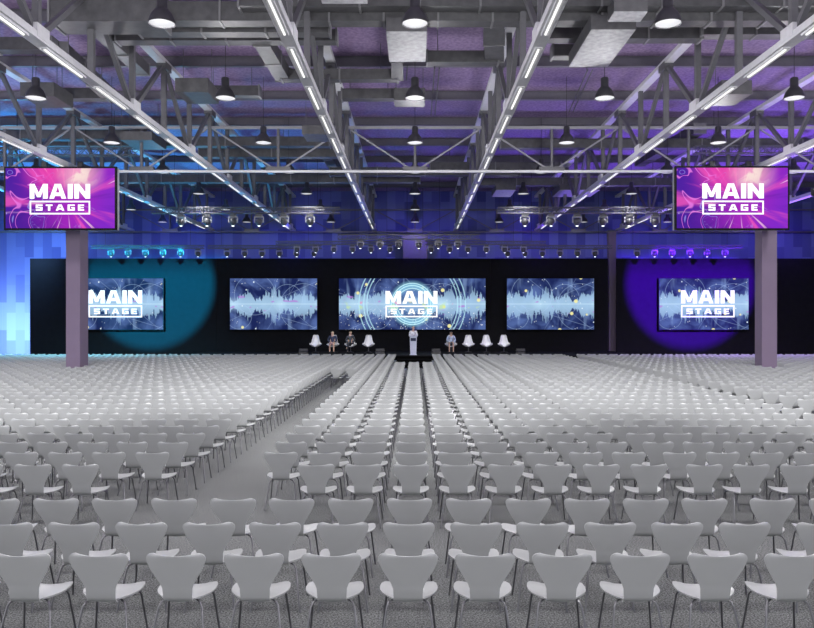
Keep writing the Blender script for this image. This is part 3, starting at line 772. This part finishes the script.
stand = dict(pelvis=(0,0,.92), belly=(0,0,1.06), chest=(0,-.01,1.24), neck=(0,-.01,1.42), head0=(0,-.02,1.50), head1=(0,-.025,1.58),
    ls=(-.17,-.01,1.33), le=(-.22,-.08,1.08), lw=(-.12,-.27,1.12), rs=(.17,-.01,1.33), re=(.22,-.08,1.08), rw=(.12,-.27,1.12),
    lh=(-.09,0,.88), lk=(-.10,-.01,.48), la=(-.10,.02,.09), lt=(-.10,-.11,.045), rh=(.09,0,.88), rk=(.10,-.01,.48), ra=(.10,.02,.09), rt=(.10,-.11,.045))
person((lx, LD+.42, SZ), stand, 'standing speaker in a white shirt behind the white lectern', 'shirt', 'suit', 'hairb')

# ------------------------------------------------------------------ auditorium chairs
def lerp(a, t):
    for i in range(len(a)-1):
        if t <= a[i+1][0]:
            f = (t-a[i][0])/(a[i+1][0]-a[i][0]); f2 = f*f*(3-2*f) if False else f
            return [p+(q-p)*f2 for p, q in zip(a[i][1:], a[i+1][1:])]
    return list(a[-1][1:])
BACK = [(.396,-.150,.115),(.404,-.172,.110),(.440,-.192,.110),(.51,-.203,.114),(.55,-.215,.128),(.60,-.228,.158),(.65,-.240,.190),(.70,-.252,.214),(.73,-.259,.2235),(.75,-.264,.2240),(.765,-.268,.216),(.776,-.271,.200),(.782,-.272,.17)]   # z, y, half width
SEAT = [(.215,0.395,.12),(.205,0.404,.165),(.18,0.413,.195),(.12,0.420,.218),(.05,0.416,.228),(-.01,0.410,.222),(-.055,0.405,.202),(-.095,0.400,.168),(-.13,0.397,.134),(-.155,0.398,.116)]  # y, z, half width
def shell_grid(rows, kind, n, th):
    vs = []; fs = []
    m_ = len(rows)
    for side in (0, 1):
        for i, r in enumerate(rows):
            for k in range(n+1):
                u = -1 + 2*k/n; c = u*u
                if kind == 'back':
                    z, y, hw = r; f = max(0,(z-.455)/.33)
                    yy = y + c*.030*f*(1) ; zz = z + (c*.018 - .010)*max(0, f-.5)*2
                    vs.append((u*hw, yy - th*side, zz))
                else:
                    y, z, hw = r; lift = c*.022
                    vs.append((u*hw, y, z + lift - th*side))
    q = (n+1)*m_
    for i in range(m_-1):
        for k in range(n):
            a = i*(n+1)+k; b = a+1; c_ = b+n+1; d = a+n+1
            if kind == 'seat': fs += [(b,a,d,c_), (q+a,q+b,q+c_,q+d)]
            else: fs += [(b,a,d,c_), (q+a,q+b,q+c_,q+d)]
        for k in (0, n):
            a = i*(n+1)+k; d = a+n+1; fs.append((a,q+a,q+d,d) if k == 0 else (d,q+d,q+a,a))
    for i in (0, m_-1):
        for k in range(n):
            a = i*(n+1)+k; b = a+1; fs.append((a,b,q+b,q+a) if i == 0 else (b,a,q+a,q+b))
    return vs, fs
def leg_pts(sx, sy):
    # from the hub under the seat, out, bend down and splay to the floor
    if sy > 0: return [(sx*.03,.02,.385),(sx*.13,.10,.388),(sx*.165,.13,.376),(sx*.178,.142,.346),(sx*.215,.20,.0)]
    return [(sx*.03,-.02,.385),(sx*.12,-.10,.388),(sx*.150,-.125,.376),(sx*.165,-.138,.346),(sx*.215,-.235,.0)]
def chair_proto():
    t = thing('auditorium_chair', None, None)
    g = MB(); g.add(*shell_grid(SEAT, 'seat', 12, .011), True); g.build('seat', M['shell'], t)
    g = MB(); g.add(*shell_grid(BACK, 'back', 14, .011), True); g.build('backrest', M['shell'], t)
    for sx in (-1, 1):
        for sy in (-1, 1): MB().tube(leg_pts(sx, sy), .0085, 7).build('leg', M['steel'], t)
    MB().lathe((0,0,0), [(.07,.38),(.07,.400)], 14, cap0=True, cap1=True).build('hub', M['steel'], t)
    return t
def chair_low():
    g = MB()
    r = [BACK[i] for i in (0,2,4,6,8,11,12)]; g.add(*shell_grid(r, 'back', 6, .011), True)
    r = [SEAT[i] for i in (0,2,4,6,8,9)]; g.add(*shell_grid(r, 'seat', 4, .011), True)
    ns = len(g.f)
    for sx in (-1, 1):
        for sy in (-1, 1): g.tube([leg_pts(sx, sy)[i] for i in (1,3,4)], .009, 4, caps=False)
    return g, ns

front = [5.75, 6.64, 7.54]; rows = front + [9.35 + .87*i for i in range(37)]
TOPY = -.271
cols_front = [(-.05+.58*k, k) for k in range(-16, 6)] + [(3.52+.58*j, 6+j) for j in range(0, 16)]
seats = []
for ri, D in enumerate(rows):
    if ri < 3: xs = [(x, 'c', k) for x, k in cols_front]
    else:
        xs = [(-.05+.58*k, 'c', k) for k in range(-2 if ri == 3 else -3, 6)] + [(3.52+.58*j, 'c', 6+j) for j in range(8)]
        xs += [(8.76+.58*j, 'r', j+1) for j in range(34)]
        xs += [(-3.50-.58*j, 'l', j+1) for j in range(1 if ri == 3 else 0, 42)]
        if D > 28.3: xs += [(-2.36, 'c', -4), (-2.93, 'c', -5)]
    for x, blk, k in xs:
        px = VX + x*F/D
        mar = 25 + 25*F/D/60
        if abs(x) > HW-1: continue
        if px < -230 or px > 1044: continue
        if blk == 'c' and abs(k) <= 1 and D > 33.6 and ri > 3: continue
        if abs(x - X(73,30.6)) < .62 and 30.0 < D+.1 < 31.9: continue
        if abs(x - X(769.5,30.6)) < .62 and 30.0 < D+.1 < 31.9: continue
        if ri > 3 and (D > 41.0) : continue
        if x < -3 and D > 38.9 + max(0, (px-60)/60): pass
        half = .23*F/D
        vis = (px+half > 1 and px-half < 813)
        seats.append((D, x, blk, k, ri, vis))
vis = sorted([s for s in seats if s[5]], key=lambda s: (s[0], abs(s[1])))
full = vis[:300]; fs_ = set((s[0], s[1]) for s in full); rest = [s for s in seats if (s[0], s[1]) not in fs_]
def rowname(ri):
    if ri < 3: return ['row nearest the camera','second row from the camera','third row from the camera'][ri]
    return ['first','second','third','fourth','fifth','sixth','seventh','eighth','ninth','tenth','eleventh','twelfth','thirteenth'][ri-3] + ' row past the cross aisle'
def seatname(blk, k):
    if blk == 'c':
        if k == 0: return 'in line with the lectern'
        if k < 0: return f'{o_(-k)} seat left of the lectern line'
        return f'{o_(k)} seat right of the lectern line'
    return f'{o_(k)} seat left of the left aisle' if blk == 'l' else f'{o_(k)} seat right of the right aisle'
proto = None
for s in full:
    D, x, blk, k, ri, _ = s
    t = chair_proto() if proto is None else copy_tree(proto); proto = proto or t
    t.location = (x, D - TOPY, 0); t.rotation_euler = (0, 0, random.uniform(-.025, .025))
    tag(t, f'grey shell chair, {rowname(ri)}, {seatname(blk, k)}', 'chair', 'grey auditorium chairs')
lg, ns = chair_low()
allc = MB()
for D, x, blk, k, ri, _ in rest:
    a = random.uniform(-.03, .03); ca, sa = math.cos(a), math.sin(a); oy = D - TOPY
    allc.add([(x + u*ca - v_*sa, oy + u*sa + v_*ca, w_) for u, v_, w_ in lg.v], lg.f); allc.sm[-len(lg.f):] = lg.sm
o = allc.build('auditorium_chair', M['shell'])
o.data.materials.append(M['steel']); nf = len(lg.f)
o.data.polygons.foreach_set('material_index', [0 if i % nf < ns else 1 for i in range(len(o.data.polygons))])
tag(o, 'hundreds of grey shell chairs in the far rows towards the stage', 'chair', 'grey auditorium chairs', 'stuff')

# ------------------------------------------------------------------ stage, wash and added fill lights
def spot(loc, tgt, size, e, col, blend=.15, r=.1):
    l = bpy.data.lights.new('wash', 'SPOT'); l.energy = e; l.color = col; l.spot_size = math.radians(size); l.spot_blend = blend; l.shadow_soft_size = r
    o = bpy.data.objects.new('wash_light', l); C.objects.link(o); o.location = loc
    o.rotation_euler = (Vector(tgt)-Vector(loc)).to_track_quat('-Z', 'Y').to_euler(); return o
def point(loc, e, col, r=.3):
    l = bpy.data.lights.new('glow', 'POINT'); l.energy = e; l.color = col; l.shadow_soft_size = r
    o = bpy.data.objects.new('wash_light', l); C.objects.link(o); o.location = loc; return o
def followspot(x, lab, tx, e, col):
    D0, z = 33.0, 8.0; t = thing('followspot', lab, 'stage light', (x, D0, z))
    spot((x,D0,z), (X(tx,BD),BD,Z(281,BD)), 29.8, e, col, .3, .03)
    MB().lathe((0,0,0), [(.17,-.5),(.17,0),(.15,.0),(.15,-.48)], 20, cap0=True)
    g = MB(); n = 16
    for i in range(n):
        a0, a1 = 2*PI*i/n, 2*PI*(i+1)/n; r = .2
        g.add([(x+r*math.cos(a0),D0-.45,z+r*math.sin(a0)),(x+r*math.cos(a1),D0-.45,z+r*math.sin(a1)),(x+r*math.cos(a1),D0+.1,z+r*math.sin(a1)),(x+r*math.cos(a0),D0+.1,z+r*math.sin(a0))], [(0,1,2,3)])
        g.add([(x+r*math.cos(a0),D0-.45,z+r*math.sin(a0)),(x+r*math.cos(a1),D0-.45,z+r*math.sin(a1)),(x,D0-.45,z)], [(0,2,1)])
    g.build('housing', M['blackm'], t)
    ze = z + (Z(262,BD) - z)*(.45/(BD-D0))
    MB().box(x-.3, x+.3, D0+.44, D0+.45, ze, ze+.35).build('added_flag', M['blackm'], t)  # unseen plate added to cut the beam at the backdrop top
    MB().beam((x-.22, D0+.0, z+.2), (x-.22, D0+.45, ze+.3), .03, .03).build('added_flag_arm', M['blackm'], t)
    MB().tube([(x, D0-.1, z+.19), (x, D0-.1, CEIL)], .02, 6).build('hanging_pole', M['blackm'], t)
followspot(-17.0, 'black followspot behind the left hanging screen throwing the teal circle', 150, 170000, (0,.40,.72))
followspot(17.5, 'black followspot beyond the right hanging screen throwing the purple circle', 690, 240000, (.11,.0,.92))
for x in (-21,-14,-7,0,7,14,21):     # unseen fill spots added overhead to brighten the far rows
    spot((x, 7.0, 9.2), (x*1.2, 18.5, .7), 56, 11000, (1,.98,1), 1, .2)
spot((-18,37,8.4), (-18,40,.8), 100, 16000, (.15,.75,1), 1, .2)
spot((17,37,8.4), (17,40,.8), 100, 11000, (.45,.25,1), 1, .2)
for x in (-4.5, 4.2): spot((x,41.7,6.6), (x,47,1.2), 45, 900, (1,1,1), 1, .1)
# wash of the far wall, blue at left to purple at right
spot((-27,47.5,1.0), (-28,WD,1.5), 110, 9000, (.35,.60,.9), 1)
spot((-24,47,8.0), (-27,WD,5), 120, 2600, (.22,.48,.92), 1)
for x, c, e in ((-24,(.06,.22,1),420),(-16,(.07,.14,1),400),(-8,(.08,.07,1),330),(0,(.12,.04,1),330),(8,(.14,.02,1),330),(16,(.14,.02,1),360),(24,(.14,.02,1),420)):
    spot((x,48.6,8.4), (x,WD,6.6), 150, e, c, 1)
# coloured floor uplights behind the seats and on the trusses
for x, y, z, e, c in ((-27,36,1.3,16000,(.04,.5,1)),(-22,44,1.3,9000,(.05,.5,1)),(-13,42.3,.9,5000,(.05,.5,.95)),(-28,26,1.3,9000,(.08,.35,1)),
                      (28,36,1.3,16000,(.3,.14,1)),(22,42.3,1.3,9000,(.28,.12,1)),(13,42.3,.9,5000,(.28,.15,1)),(28,26,1.3,6000,(.32,.18,1)),(0,42.5,.9,900,(.2,.12,1)),(6,42.5,.9,900,(.2,.12,1)),(-6,42.5,.9,1200,(.1,.25,1))):
    spot((x,y,z), (x*.9,y-3,12), 110, e, c, 1, .2)
